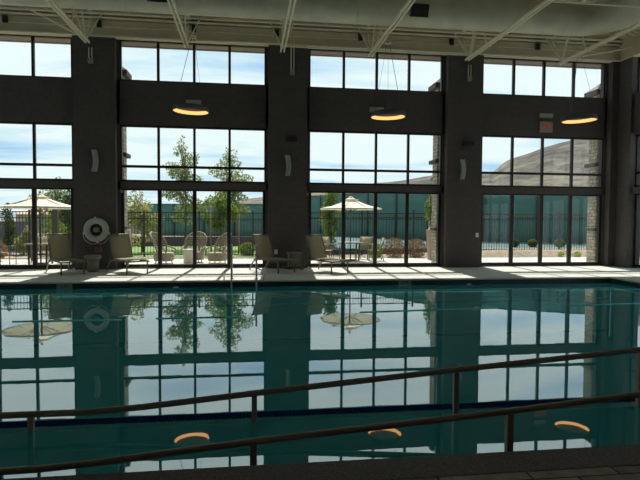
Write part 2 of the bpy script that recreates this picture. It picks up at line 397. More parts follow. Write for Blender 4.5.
# ---------------------------------------------------------------- roof trusses
JX = [-10.75, -7.8, -4.82, -1.87, 1.09, 3.95, 7.23, 10.50]
desc = {-10.75: None}
tl = ['cream steel roof truss left of frame, above the left umbrella table', 'cream steel roof truss over the leftmost glazed bay',
      'cream steel roof truss ending at the pier with the life ring', 'cream steel roof truss ending above the left pendant lamp',
      'cream steel roof truss ending at the pier right of the wicker chairs', 'cream steel roof truss ending above the middle pendant lamp',
      'cream steel roof truss ending at the pier left of the exit sign', 'cream steel roof truss ending above the right pendant lamp']
Z0 = 5.32
for j, x in enumerate(JX):
    t = empty('roof_truss', (x, 17.4, Z0), label=tl[j], cat='roof truss', group='steel roof trusses')
    def P3(X, Y, Z): return (X-x, Y-17.4, Z-Z0)
    b = MB()
    for s in (-1, 1): b.bar(P3(x+s*.052, 17.4, 5.32), P3(x+s*.052, 4, 5.32), .042, .07)
    b.build('bottom_chord', M['cream'], t)
    b = MB()
    dmax = min(9, XR-x-.15)
    b.bar(P3(x, PY-.05, zf(.35)-.1), P3(x, 18.1-dmax, zf(dmax)-.1), .10, .07); b.build('top_chord', M['cream'], t)
    for (a, c, wd) in (((x, 17.2, 5.36), (x, PY-.06, 6.22), .04), ((x, 17.2, 5.36), (x, 16.5, 6.72), .045), ((x, 15.9, 5.36), (x, 16.45, 6.72), .04),
                       ((x, 12.4, 5.36), (x, 13.4, zf(4.7)-.1), .05), ((x, 12.4, 5.36), (x, 11.4, zf(6.0)-.1), .05)):
        if c[1] < 18.1-dmax: continue
        MB().bar(P3(*a), P3(*c), wd, wd).build('web', M['cream'], t)
    for s in (-1, 1):
        MB().bar(P3(x+s*.04, 17.2, 5.38), P3(x+s*.38, 17.55, 6.25), .03, .03).build('web', M['cream'], t)
for j, bx in enumerate([-7.32, -4.58, -1.70, .94, 3.70, 6.86, 9.98]):
    B(-.07, .07, -.07, 0, -.11, .10).build('beam_seat', M['darkplastic'], label='dark square bracket on the pale band, %s' % ['at the left edge of frame', 'right of the truss over the life ring', 'above the left pendant lamp', 'left of the pier beside the wicker chairs', 'above the middle pendant lamp', 'left of the pier nearest the exit sign', 'above the exit sign'][j],
        cat='bracket', group='dark brackets on the pale band').location = (bx, PY-.032, 6.04)
# bridging bars
brs = [((-4.75, 17.2, 5.46), (-1.93, 17.2, 5.46), 'between the life ring truss and the left lamp truss'), ((-1.81, 17.2, 5.47), (1.02, 17.2, 5.50), 'right of the left lamp truss'),
       ((1.16, 17.2, 5.42), (3.88, 17.2, 5.42), 'left of the middle lamp truss'), ((4.02, 17.2, 5.42), (7.16, 17.2, 5.42), 'right of the middle lamp truss'),
       ((10.56, 17.2, 5.42), (XR-.04, 17.2, 5.95), 'rising from the right lamp truss to the right wall'), ((-4.9, 17.2, 5.40), (-5.95, 16.0, 5.72), 'slanting left of the life ring truss'),
       ((7.29, 12.7, 5.42), (10.44, 12.7, 5.42), 'in front of the duct between the two right trusses'), ((10.56, 12.7, 5.42), (XR-.04, 12.7, 5.42), 'in front of the duct by the right wall')]
for a, c, d in brs:
    MB().bar(a, c, .035, .035).build('bridging_bar', M['cream'], label='thin cream steel brace '+d, cat='brace', group='thin roof braces')
# conduit drops
for x, top, bot, d in ((-4.86, 5.30, 4.90, 'pier with the life ring'), (1.45, 5.9, 4.80, 'pier right of the wicker chairs'), (7.52, 5.30, 4.84, 'pier left of the exit sign')):
    e = empty('conduit_drop', (x, PY-.045, top), label='cream conduit with small box at its end on the '+d, cat='conduit', group='conduit drops on the piers')
    for s in (-1, 1): MB().tube([(s*.045, 0, 0), (s*.045, 0, bot-top+.06)], .016, 8).build('pipe', M['cream'], e)
    B(-.075, .075, -.05, .045, bot-top-.09, bot-top+.07).build('box', M['greybox'], e, bevel=.008)
# duct
dt = empty('air_duct', (0, 15.2, 5.96), label='long round cream air duct running under the roof and turning at the right', cat='duct')
pth = [(-16.8, 15.2, 5.98)]+[(x, 15.2, 5.98) for x in (-10, -4, 2, 6, 9.2)]
pth += [(9.75, 15.2, 5.98), (9.95, 15.17, 5.98), (10.45, 14.85, 5.98), (10.72, 14.3, 5.98), (10.75, 14.0, 5.98), (10.75, 8, 5.98), (10.75, 0, 5.98)]
d = MB().tube([(p[0], p[1]-15.2, p[2]-5.96) for p in pth], .45, 40); d.build('duct_shell', M['duct'], dt)
for x in (-13.5, -9, -3.2, .4, 3.0, 7.6, 9.2):
    MB().tube([(x, 0, .02), (x+.03, 0, .02)], .462, 40).build('duct_collar', M['duct'], dt)
for x in (-2.35, 4.74, -9.4, 10.0):
    if x == 10.0: continue
    g = empty('duct_grille', (x, 15.2-.45*math.cos(R(20)), 5.98-.45*math.sin(R(20))), rot=(R(20), 0, 0)); g.parent = dt; g.location = (x, -.45*math.cos(R(20)), .02-.45*math.sin(R(20)))
    f = B(-.25, .25, -.06, .12, -.17, .17).build('grille_frame', M['darkplastic'], g)
    s = MB()
    for q in range(6): s.box(-.23, .23, -.066, -.06, -.14+q*.05, -.125+q*.05)
    s.build('grille_slats', M['frame'], g)

# ---------------------------------------------------------------- pendant lamps
def lamp(x, y, z, tx, ty, label, wa):
    t = empty('pendant_lamp', (x, y, z), label=label, cat='lamp', group='round pendant lamps')
    t.rotation_euler = (tx, ty, 0)
    MB().lathe([(.47, .035), (.525, .03), (.54, 0), (.54, -.115), (.53, -.12), (.522, -.115), (.522, .0), (0.001, .0)]).build('shade', M['lampshell'], t)
    MB().lathe([(.47, .035), (.001, .05)]).build('top_plate', M['lampshell'], t)
    MB().lathe([(.517, -.108), (.512, -.108), (.505, -.004), (.512, -.004)]).build('light_ring', M['lampglow'], t)
    MB().lathe([(.50, -.006), (.001, -.006)]).build('inner_plate', M['lampinner'], t)
    for q in range(3):
        a = wa+q*2*math.pi/3
        MB().tube([(.5*math.cos(a), .5*math.sin(a), .03), (.05*math.cos(a), .05*math.sin(a), 5.42-z)], .008 if q == 0 else .004, 6).build('cable', M['pole'], t)
    MB().lathe([(.001, 0), (.09, 0), (.09, .06), (.001, .06)], (0, 0, 5.42-z), 20).build('ceiling_canopy', M['cream'], t)
lamp(-1.70, 16.84, 3.335, 0, R(2.0), 'round glowing pendant lamp hanging over the wicker chairs bay, leftmost', R(170))
lamp(4.32, 16.48, 3.29, 0, R(-.6), 'round glowing pendant lamp hanging between the left lamp and the exit sign', R(15))
lamp(10.68, 16.42, 3.355, 0, R(-2.0), 'round glowing pendant lamp hanging right of the exit sign', R(90))

# emergency boxes and exit sign
for x, z, d in ((-1.74, 3.765, 'behind the left pendant lamp'), (4.34, 3.735, 'behind the middle pendant lamp'), (10.50, 3.72, 'directly above the exit sign')):
    e = empty('emergency_light', (x, 18.134, z), label='grey emergency light box on the dark wall '+d, cat='emergency light', group='emergency lights')
    B(-.245, .245, -.09, 0, -.075, .075).build('housing', M['greybox'], e, bevel=.012)
    for s in (-1, 1): B(s*.14-.07, s*.14+.07, -.10, -.09, -.05, .05).build('lens', M['sconce'], e)
ex = empty('exit_sign', (10.51, 18.13, 3.32), label='small grey exit sign with red letters above the right middle window', cat='exit sign')
B(-.24, .24, -.06, 0, -.19, .19).build('panel', M['greybox'], ex, bevel=.01)
def text(body, size, loc, m, name, parent, ext=.002, rot=(R(90), 0, 0)):
    c = bpy.data.curves.new(name, 'FONT'); c.body = body; c.size = size; c.extrude = ext; c.align_x = 'CENTER'; c.align_y = 'CENTER'
    o = bpy.data.objects.new('tmp', c); C.objects.link(o)
    bpy.context.view_layer.update()
    me = bpy.data.meshes.new_from_object(o.evaluated_get(bpy.context.evaluated_depsgraph_get()))
    bpy.data.objects.remove(o); me.materials.clear(); me.materials.append(m)
    q = bpy.data.objects.new(name, me); C.objects.link(q); q.parent = parent; q.location = loc; q.rotation_euler = rot
    return q
lt = text('EXIT', .22, (.03, -.064, .01), M['exitred'], 'letters', ex)
lt.scale = (.75, 1.1, 1)

# wall sconces, speakers, plates
def sconce(x, z, d):
    e = empty('wall_sconce', (x, PY, z), label='curved unlit frosted wall sconce on the '+d, cat='sconce', group='wall sconces')
    mb = MB(); N = 12; vs = []; fs = []
    for i in range(N+1):
        t = i/N; zz = -.34+.68*t; off = .05*math.sin(math.pi*t)
        for (dx, dy) in ((-.085, -.05), (-.045, -.10), (.045, -.10), (.085, -.05), (.085, -.035), (-.085, -.035)): vs.append((dx+off-.03, dy, zz))
    for i in range(N): fs += [(6*i+q, 6*i+(q+1) % 6, 6*i+6+(q+1) % 6, 6*i+6+q) for q in range(6)]
    fs += [(5, 4, 3, 2, 1, 0), tuple(6*N+q for q in range(6))]
    mb.add(vs, fs); mb.build('diffuser', M['sconce'], e)
    B(-.05, .05, -.04, 0, -.12, .12).build('backplate', M['darkplastic'], e)
sconce(-4.75, 1.79, 'pier with the life ring'); sconce(1.32, 1.755, 'pier right of the wicker chairs'); sconce(7.345, 1.735, 'pier left of the exit sign bay')
for x, d in ((1.42, 'pier right of the wicker chairs'), (7.50, 'pier left of the exit sign bay')):
    e = empty('wall_speaker', (x, PY, 2.60), label='small black wall speaker above the sconce on the '+d, cat='speaker', group='wall speakers')
    B(-.19, .19, -.16, -.03, -.06, .09).build('cabinet', M['darkplastic'], e, bevel=.015); B(-.05, .05, -.03, 0, -.03, .03).build('bracket', M['darkplastic'], e)
    B(-.17, .17, -.164, -.16, -.045, .075).build('grille', M['frame'], e)
def plate(x, z, lab):
    e = empty('wall_plate', (x, PY, z), label=lab, cat='switch')
    B(-.055, .055, -.012, 0, -.075, .075).build('cover', M['white'], e, bevel=.004); B(-.018, .018, -.018, -.012, -.03, .03).build('rocker', M['white'], e)
plate(7.91, -.52, 'small white switch plate on the pier left of the exit sign bay')
plate(.93, -1.09, 'small white outlet plate low on the pier beside the lounge chair')
for x, z, d in ((-4.02, .86, 'life ring pier'), (2.0, .84, 'pier right of the wicker chairs')):
    B(-.028, .028, -.04, 0, -.045, .045).build('door_sensor', M['greybox'], label='tiny pale sensor at a glass door corner beside the '+d, cat='sensor', group='door sensors', bevel=.008).location = (x, 18.13, z)

# ---------------------------------------------------------------- life ring
lr = empty('life_ring', (-4.72, PY-.10, -.38), label='white life ring hung on the dark pier between lounge chairs', cat='life ring')
pr = [(.288+.10*math.cos(t)*1.0, .07*math.sin(t)) for t in [2*math.pi*q/14 for q in range(15)]]
MB().lathe(pr, n=40, axis='Y').build('ring', M['ring'], lr)
rp_ = []
for q in range(41):
    a = R(200)+R(300)*q/40*.5; rp_.append(((.40+.05*abs(math.sin(q*.31)))*math.cos(a), -.02, (.40+.09*abs(math.sin(q*.16)))*math.sin(a)))
MB().tube(rp_, .012, 6).build('rope', M['ring'], lr)
for a in (95, 195, 275, 345): 
    MB().tube([(.385*math.cos(R(a))-.02, -.02, .385*math.sin(R(a))), (.385*math.cos(R(a))+.02, -.02, .385*math.sin(R(a)))], .03, 8).build('rope_clip', M['white'], lr)
hb = empty('ring_bracket', (-4.72, PY, -.38), label='round grey hanger in the middle of the life ring', cat='bracket')
MB().lathe([(.001, -.16), (.08, -.15), (.085, -.10), (.04, -.06), (.03, 0)], n=20, axis='Y').build('hub', M['greybox'], hb)
for a in (30, 150, 210, 330): MB().bar((0, -.03, 0), (.15*math.cos(R(a)), -.03, .15*math.sin(R(a))), .02, .02, (0,1,0)).build('spoke', M['greybox'], hb)
ab = empty('alarm_box', (-4.69, PY, -.98), label='small grey box with red top under the life ring', cat='alarm box')
B(-.11, .11, -.07, 0, -.12, .06).build('box', mat('dim_grey', (.11, .11, .12), .6), ab, bevel=.01); B(-.07, .09, -.075, 0, .07, .15).build('red_cap', M['red'], ab, bevel=.01)
# bin
bn = empty('planter_bin', (-4.66, 17.15, FL), label='grey round bin with a wide rim standing under the life ring', cat='bin')
MB().lathe([(.001, 0), (.155, 0), (.185, .40), (.001, .40)], n=28).build('body', M['bin'], bn); MB().lathe([(.17, .40), (.235, .40), (.24, .50), (.20, .51), (.16, .49), (.001, .485)], n=28).build('rim', M['bin'], bn)

# ---------------------------------------------------------------- lounge chairs
def lounger(foot, th, label, back=68):
    th = R(th)
    cx, cy = foot[0]-.80*math.sin(th), foot[1]+.80*math.cos(th)
    t = empty('lounge_chair', (cx, cy, FL), th, label=label, cat='lounge chair', group='tan sling lounge chairs on the pool deck')
    W = .31; zs = .37; hy = .28; bl = .80; ca, sa = math.cos(R(back)), math.sin(R(back))
    for s in (-1, 1):
        MB().tube([(s*W, -.92, zs-.01), (s*W, hy, zs), (s*W, .52, zs-.02)], .022, 8).build('side_rail', M['loungeframe'], t)
        MB().tube([(s*W, -.80, zs), (s*W, -.80, 0)], .022, 8).build('leg', M['loungeframe'], t)
        MB().tube([(s*W, .35, zs), (s*W, .55, zs-.10), (s*W, .70, .10), (s*W, .74, 0)], .022, 8).build('leg', M['loungeframe'], t)
    MB().tube([(-W, -.92, zs), (W, -.92, zs)], .022, 8).build('foot_rail', M['loungeframe'], t)
    MB().tube([(-W, -.80, .20), (W, -.80, .20)], .012, 8).build('stretcher', M['loungeframe'], t)
    bt = (hy+bl*ca, zs+bl*sa)
    MB().tube([(-W, hy, zs), (-W, bt[0], bt[1]), (-W+.01, bt[0]+.004, bt[1]+.012), (W-.01, bt[0]+.004, bt[1]+.012), (W, bt[0], bt[1]), (W, hy, zs)], .02, 8).build('back_frame', M['loungeframe'], t)
    MB().tube([(-W, hy+.25*ca, zs+.25*sa), (-W, .50, zs-.05), (W, .50, zs-.05), (W, hy+.25*ca, zs+.25*sa)], .011, 8).build('back_support', M['loungeframe'], t)
    def sheet(pts, sag):
        vs = []; fs = []; N = 8
        for (y, z) in pts:
            for q in range(N+1):
                u = q/N*2-1; vs.append((u*(W-.004), y, z-sag*(1-u*u)))
        L = len(pts)
        fs = [(i*(N+1)+q, i*(N+1)+q+1, (i+1)*(N+1)+q+1, (i+1)*(N+1)+q) for i in range(L-1) for q in range(N)]
        return vs, fs
    for nm, pts, sg in (('seat_sling', [(-.91+q*(hy+.90)/8, zs+.04) for q in range(9)], -.006), ('back_sling', [(hy+bl*ca*q/8, zs+bl*sa*q/8+.01) for q in range(9)], .02)):
        vs, fs = sheet(pts, sg); o = MB().add(vs, fs, True).build(nm, M['sling'], t)
        so = o.modifiers.new('thick', 'SOLIDIFY'); so.thickness = .012
    return t
lounger((-4.98, 16.28), 33, 'tan sling lounge chair in front of the leftmost glass bay')
lounger((-3.22, 16.43), 34, 'tan sling lounge chair right of the life ring')
lounger((1.17, 16.33), 33, 'tan sling lounge chair behind the metal pool handrails')
lounger((2.76, 16.05), 28, 'tan sling lounge chair in front of the umbrella table right of the middle pier')
# side table
stb = empty('side_table', (1.50, 17.45, FL), R(8), label='small dark side table against the pier beside the lounge chair', cat='side table')
B(-.22, .22, -.2, .2, .50, .56).build('table_top', M['bin'], stb, bevel=.01); B(-.17, .17, -.16, .16, .10, .50).build('body', M['bin'], stb, bevel=.02)
for sx in (-1, 1):
    for sy in (-1, 1): MB().tube([(sx*.18, sy*.17, 0), (sx*.18, sy*.17, .50)], .018, 8).build('leg', M['loungeframe'], stb)

# pool grab rails
for x, s, d in ((-.42, -1, 'left one of the pair'), (.235, 1, 'right one of the pair')):
    e = empty('grab_rail', (x, 14.78, FL), label='steel pool grab rail on the deck edge, '+d, cat='grab rail', group='pool grab rails')
    p = [(0, .0, 0), (0, .0, .80)]
    for a in range(0, 181, 20): p.append((0, -.12+.12*math.cos(R(a)), .82+.12*math.sin(R(a))))
    p += [(0, -.28, .55), (0, -.42, .30), (0, -.52, -.05), (0, -.52, -.45)]
    MB().tube(p, .024, 10).build('rail', M['steel'], e)
    MB().tube([(0, 0, .36), (s*.05, 0, .29), (s*.10, 0, .25), (s*.18, 0, .24), (s*.20, 0, .20), (s*.21, 0, 0)], .018, 8).build('brace', M['steel'], e)
    MB().lathe([(.001, .02), (.06, .015), (.065, 0)], n=16).build('flange', M['steel'], e)

# far pool edge: white shapes stand for bright reflections, then depth markers
for x, d in ((-1.85, 'near the wicker chairs bay'), (6.16, 'near the pier left of the exit sign')):
    o = MB().add([(-.09,-.02,-.03),(.09,-.02,-.03),(.05,-.02,.02),(-.05,-.02,.02),(-.09,0,-.03),(.09,0,-.03),(.05,0,.02),(-.05,0,.02)],[(0,1,2,3),(7,6,5,4),(0,4,5,1),(1,5,6,2),(2,6,7,3),(3,7,4,0)]).build('reflection_spot', M['white'], label='small white shape for a bright reflection at the far waterline, '+d, cat='reflection', group='waterline reflections')
    o.location = (x, PF-.012, -1.80)
for x, bd, d in ((-4.61, '5 FT', 'below the left lounge chair'), (4.31, '3 FT', 'below the middle glass doors')):
    o = B(-.19, .19, -.006, 0, -.065, .065).build('depth_marker', mat('marker_tile', (.22, .25, .24), .4), label='grey depth marker tile on the far pool edge '+d, cat='depth marker', group='depth marker tiles')
    o.location = (x, PF-.013, -1.74)
    text(bd, .11, (0, -.008, 0), M['darkplastic'], 'letters', o)

# ---------------------------------------------------------------- ramp handrails
def handrail(name, Y, pts, posts, label, r=.022):
    x0 = posts[0][0]
    e = empty(name, (x0, Y, posts[0][1]), label=label, cat='handrail', group='pool ramp handrails')
    L = lambda p: (p[0]-x0, p[1]-Y, p[2]-posts[0][1])
    MB().tube([L((x, Y, z)) for x, z in pts], r, 14).build('top_rail', M['rail'], e)
    b = MB()
    for (xa, za), (xb, zb) in zip(pts[:-1], pts[1:]): b.bar(L((xa, Y, za-r)), L((xb, Y, zb-r)), r, r*.8)
    b.build('under_rail', M['rail'], e)
    for x, zb in posts:
        zt = None
        for (xa, za), (xb, zb2) in zip(pts[:-1], pts[1:]):
            if xa <= x <= xb: zt = za+(zb2-za)*(x-xa)/(xb-xa)
        B(x-x0-.024, x-x0+.024, -.024, .024, zb-posts[0][1], zt-.02-posts[0][1]).build('post', M['rail'], e, bevel=.004)
        MB().lathe([(.001, .03), (.04, .03), (.055, .01), (.06, 0)], (x-x0, 0, zb-posts[0][1]), 16).build('post_flange', M['steel'], e)
handrail('ramp_handrail', 4.75, [(-4.2, -1.645), (-2.04, -1.645), (-1.33, -1.645), (-.9, -1.62), (.06, -1.535), (1.91, -1.385), (3.79, -1.245), (5.5, -1.12)],
         [(-1.80, -2.17), (.06, -2.06), (1.92, -1.865), (3.79, -1.84), (-3.66, -2.17)], 'dark bronze handrail on the far side of the pool ramp')
handrail('ramp_handrail', 3.64, [(-3.2, -1.625), (-1.60, -1.625), (-1.33, -1.62), (-1.0, -1.60), (.04, -1.508), (1.88, -1.377), (2.9, -1.292), (4.2, -1.19)],
         [(-1.9, -2.17), (.04, -2.06), (1.88, -1.87), (3.7, -1.84)], 'dark bronze handrail crossing in front, on the near side of the pool ramp', .0185)

# ---------------------------------------------------------------- outside: ground
GZ = -1.66
def ground(name, x0, x1, y0, y1, z, m):
    struct(B(x0, x1, y0, y1, z-.3, z), name, m)
ground('patio', -30, 32, 18.42, 22.6, FL-.01, M['patio'])
gp = MB(); N = 40
vs = [(-700+1500*i/N, 22.6+ (700)*(j/N)**2, GZ-.03) for j in range(N+1) for i in range(N+1)]
fs = [(j*(N+1)+i, j*(N+1)+i+1, (j+1)*(N+1)+i+1, (j+1)*(N+1)+i) for j in range(N) for i in range(N)]
gp.add(vs, fs); struct(gp, 'ground', M['gravel'])
ground('ground_side', XR+.45, 32, -4, 18.42, FL-.01, M['patio'])
lw = B(-6.6, 2.2, 23.7, 32.5, GZ-.035, GZ-.0); lw.build('lawn', M['grass'], kind='stuff', label='bright green lawn beyond the wicker chairs', cat='grass')
bm_ = MB(); vs = []; fs = []
for q, x in enumerate((2.7, 6, 9, 12, 32)):
    h = (0, .02, .14, .26, .27)[q]
    vs += [(x, 22.75, GZ-.03), (x, 23.6, GZ+h*.75), (x, 24.05, GZ+h), (x, 60, GZ+h), (x, 60, GZ-.3)]
for q in range(4): fs += [(5*q+j, 5*q+j+1, 5*q+6+j, 5*q+5+j) for j in range(4)]
bm_.add(vs, fs); struct(bm_, 'gravel_bank', M['gravel'])
ground('kerb', 10.5, 30, 24.5, 24.8, GZ+.31, M['patio'])
ground('kerb_left', -13, 2.2, 22.9, 23.08, GZ+.03, M['patio'])
dw = B(-10, .5, 33.5, 33.8, GZ-.1, GZ+.55); struct(dw, 'garden_wall', M['darkwall'])
struct(B(-17, -10.4, 28.4, 28.6, GZ-.1, -.2), 'garden_wall_left', mat('slate_wall', (.11, .12, .16), .9, var=.1))
struct(B(-5.2, 0.5, 34.2, 34.4, GZ, GZ+.8), 'garden_wall_pale', M['patio']) if False else None

# stone columns of the facade
cx_ = [-10.876, -4.69, 1.30, 7.43]
cd = ['left of the left umbrella', 'behind the pier with the life ring', 'behind the pier right of the wicker chairs', 'behind the pier left of the exit sign bay']
def column(x, y, w, label, dp=.5):
    e = empty('stone_column', (x, y, FL-.01), label=label, cat='stone column', group='stacked stone columns outside')
    h = w/2; z = lambda q: q-FL+.01
    D_ = dp/2; B(-h, h, -D_, D_, 0, z(4.95)).build('shaft', M['stone'], e)
    B(-h-.12, h+.12, -D_-.12, D_+.12, z(2.10), z(2.24)).build('ledge', M['cap'], e, bevel=.02)
    B(-h-.06, h+.06, -D_-.06, D_+.06, z(-.40), z(-.28)).build('sill', M['cap'], e, bevel=.02)
    k = h+.16; kk = D_+.16
    MB().add([(-k, -kk, z(4.84)), (k, -kk, z(4.84)), (k, kk, z(4.84)), (-k, kk, z(4.84)), (-k, -kk, z(5.02)), (k, -kk, z(5.02)), (k, kk, z(5.02)), (-k, kk, z(5.02)), (-h*.5, 0, z(5.34)), (h*.5, 0, z(5.34))],
             [(3, 2, 1, 0), (0, 1, 5, 4), (1, 2, 6, 5), (2, 3, 7, 6), (3, 0, 4, 7), (4, 5, 9, 8), (5, 6, 9), (6, 7, 8, 9), (7, 4, 8)]).build('cap', M['cap'], e)
for x, d in zip(cx_, cd): column(x, 19.6, .94, 'stacked stone column '+d)
column(13.83, 19.6, .94, 'stacked stone column seen at the right of the exit sign bay')
column(15.1, 17.5, 1.1, 'stacked stone column seen through the right wall windows')

# ---------------------------------------------------------------- umbrellas and tables
def umbrella(x, y, zapex, wid, label, rot=0):
    e = empty('patio_umbrella', (x, y, FL-.01), R(rot), label=label, cat='umbrella', group='cream patio umbrellas')
    H = zapex-FL; r = wid/2; n = 8
    def cone(r0, z0, r1, z1, z2, K=8):
        vs = []; fs = []
        for i in range(K+1):
            t = i/K; rr = r0+(r1-r0)*t; zz = z0+(z1-z0)*t-.05*math.sin(math.pi*t)
            for k in range(32):
                a = 2*math.pi*k/32; f = (k % 4)/4; sc = math.cos(math.pi/8)/math.cos((f*math.pi/4)-math.pi/8)
                vs.append((rr*sc*math.cos(a), rr*sc*math.sin(a), zz))
        for k in range(32):
            a = 2*math.pi*k/32; f = (k % 4)/4; sc = math.cos(math.pi/8)/math.cos((f*math.pi/4)-math.pi/8)
            vs.append((r1*sc*math.cos(a), r1*sc*math.sin(a), z2))
        for i in range(K+1): fs += [(i*32+k, i*32+(k+1) % 32, (i+1)*32+(k+1) % 32, (i+1)*32+k) for k in range(32)]
        return MB().add(vs, fs, False)
    c = cone(.10, H-.14, r, H-.52, H-.58).build('canopy', M['canvas'], e)
    v = cone(.03, H-.03, .32, H-.17, H-.19, 3).build('vent', M['canvas'], c)
    MB().lathe([(.001, .07), (.03, .04), (.03, -.02)], (0, 0, H-.03), 12).build('finial', M['pole'], e)
    MB().tube([(0, 0, 0), (0, 0, H-.03)], .028, 10).build('pole', M['pole'], e)
    for k in range(8):
        a = 2*math.pi*k/8
        rb = MB().tube([(.05*math.cos(a), .05*math.sin(a), H-.16), (r*.98*math.cos(a), r*.98*math.sin(a), H-.545)], .010, 6).build('rib', M['pole'], e)
        MB().tube([(.04*math.cos(a), .04*math.sin(a), H-.66), (r*.5*math.cos(a), r*.5*math.sin(a), H-.36)], .008, 6).build('strut', M['pole'], rb)
    MB().lathe([(.001, .06), (.04, .06), (.24, .05), (.25, 0), (.001, 0)], n=24).build('base', M['pole'], e)
umbrella(-7.21, 20.1, .90, 2.62, 'cream patio umbrella beyond the leftmost glass bay', 10)
umbrella(4.08, 21.25, .97, 2.50, 'cream patio umbrella beyond the middle glass bay', 22.5)
def table(x, y, label):
    e = empty('patio_table', (x, y, FL-.01), label=label, cat='table', group='round patio tables')
    MB().lathe([(.03, .70), (.52, .70), (.55, .715), (.55, .73), (.03, .735)], n=32).build('table_top', M['tabletop'], e)
    for k in range(4):
        a = R(45+90*k)
        MB().tube([(.44*math.cos(a), .44*math.sin(a), .70), (.40*math.cos(a), .40*math.sin(a), 0)], .035, 8).build('leg', M['pole'], e)
    MB().lathe([(.05, .35), (.2, .35), (.2, .37), (.04, .37)], n=20).build('shelf', M['pole'], e)
table(-7.21, 20.1, 'round grey patio table under the left umbrella'); table(4.08, 21.25, 'round grey patio table under the right umbrella')
def dchair(x, y, rz_, label):
    e = empty('patio_chair', (x, y, FL-.01), R(rz_), label=label, cat='chair', group='tan sling patio dining chairs')
    W = .26
    for s in (-1, 1):
        MB().tube([(s*W, -.25, 0), (s*W, -.24, .42), (s*W, .20, .40), (s*W, .27, .62), (s*W, .36, .93)], .018, 8).build('side_frame', M['loungeframe'], e)
        MB().tube([(s*W, .20, .40), (s*W, .34, 0)], .018, 8).build('leg', M['loungeframe'], e)
        MB().tube([(s*W, -.24, .42), (s*W, -.24, .63), (s*W, .27, .64)], .016, 8).build('armrest', M['loungeframe'], e)
    for nm, pts in (('seat_sling', [(-.23, .43), (-.05, .41), (.19, .41)]), ('back_sling', [(.21, .43), (.27, .64), (.36, .92)])):
        vs = [(s*W, yy, zz) for yy, zz in pts for s in (-1, 0, 1)]; fs = [(3*i+q, 3*i+q+1, 3*i+4+q, 3*i+3+q) for i in range(len(pts)-1) for q in range(2)]
        o = MB().add(vs, fs, True).build(nm, M['sling'], e); o.modifiers.new('thick', 'SOLIDIFY').thickness = .012
dchair(-8.38, 20.1, 90, 'tan sling patio chair left of the left umbrella table')
dchair(-7.55, 21.1, 0, 'tan sling patio chair behind the left umbrella table')
dchair(-6.35, 20.5, -115, 'tan sling patio chair right of the left umbrella table')
dchair(3.05, 21.05, 100, 'tan sling patio chair nearest left of the right umbrella table')
dchair(3.40, 21.9, 40, 'tan sling patio chair behind left of the right umbrella table')
dchair(4.80, 22.0, -30, 'tan sling patio chair behind right of the right umbrella table')
dchair(5.05, 21.15, -95, 'tan sling patio chair right of the right umbrella table')
def wicker(x, y, rz_, label):
    e = empty('wicker_chair', (x, y, FL-.01), R(rz_), label=label, cat='chair', group='high backed wicker chairs')
    MB().lathe([(.001, .10), (.34, .10), (.37, .22), (.36, .38), (.30, .41), (.001, .42)], n=24).build('seat_drum', M['wicker'], e)
    for k in range(4):
        a = R(45+90*k); MB().tube([(.28*math.cos(a), .28*math.sin(a), .12), (.30*math.cos(a), .30*math.sin(a), 0)], .02, 8).build('leg', M['wicker'], e)
    def pt(u, v):    # u -1..1 across, v 0..1 up the fan back
        w = .30+.12*math.sin(min(v*1.15, 1)*math.pi*.5)
        k = math.sqrt(max(0, 1-max(0, (v-.55)/.45)**2)) if v > .55 else 1
        xx = u*w*k
        return (xx, .20+.30*v-.30*(xx/.42)**2*(1-.4*v), .28+.86*v)
    rim = [pt(-1, v/14) for v in range(15)]+[pt(1, 1-v/14) for v in range(1, 15)]
    MB().tube(rim, .028, 8).build('back_rim', M['wicker'], e)
    b = MB()
    for q in range(-7, 8): b.tube([pt(q/7.5, v/8) for v in range(9)], .010, 5)
    for q in range(1, 13): b.tube([pt(u/5, q/13) for u in range(-5, 6)], .010, 5)
    b.build('back_weave', M['wicker'], e)
    for s in (-1, 1): MB().tube([pt(s, .42), (s*.42, .0, .60), (s*.38, -.26, .52), (s*.33, -.30, .36)], .028, 8).build('armrest', M['wicker'], e)
wicker(-3.02, 20.2, 68, 'high backed wicker chair facing right, left of the round stool')
wicker(-1.98, 20.75, -12, 'high backed wicker chair seen face on behind the round stool')
wicker(-1.10, 20.2, -60, 'high backed wicker chair facing left beside the wooden stake')
MB().lathe([(.001, 0), (.20, 0), (.21, .05), (.22, .50), (.25, .51), (.25, .54), (.001, .54)], n=28).build('round_stool', M['ottoman'], label='pale round stool table between the wicker chairs', cat='stool').location = (-2.06, 19.75, FL-.01)

# ---------------------------------------------------------------- fences
def iron_fence(A, Bp, zt, label, span=2.4, post_over=.06):
    A, Bp = Vector(A), Vector(Bp); L = (Bp-A).length; n = max(1, round(L/span)); d = (Bp-A)/n; u = (Bp-A)/L
    e = empty('iron_fence', (A.x, A.y, GZ-.03), label=label, cat='fence', group='black iron picket fences')
    H = zt-(GZ-.03)
    for i in range(n+1):
        p = d*i; B(p.x-.035, p.x+.035, p.y-.035, p.y+.035, 0, H+post_over).build('post', M['iron'], e)
    for i in range(n):
        p = d*i; b = MB(); m_ = int(d.length/.125)
        for q in range(1, m_):
            c = p+d*q/m_; b.box(c.x-.009, c.x+.009, c.y-.009, c.y+.009, .06, H)
        b.build('pickets', M['iron'], e)
    for z in (H-.02, H-.28, .12):
        MB().bar((0, 0, z), (Bp.x-A.x, Bp.y-A.y, z), .03, .035).build('rail', M['iron'], e)
iron_fence((-16, 24.0), (2.55, 24.0), .26, 'black iron picket fence behind the lawn-side patio on the left')
iron_fence((2.75, 24.2), (27, 24.2), .30, 'black iron picket fence in front of the green windscreen on the right', 2.42, .14)
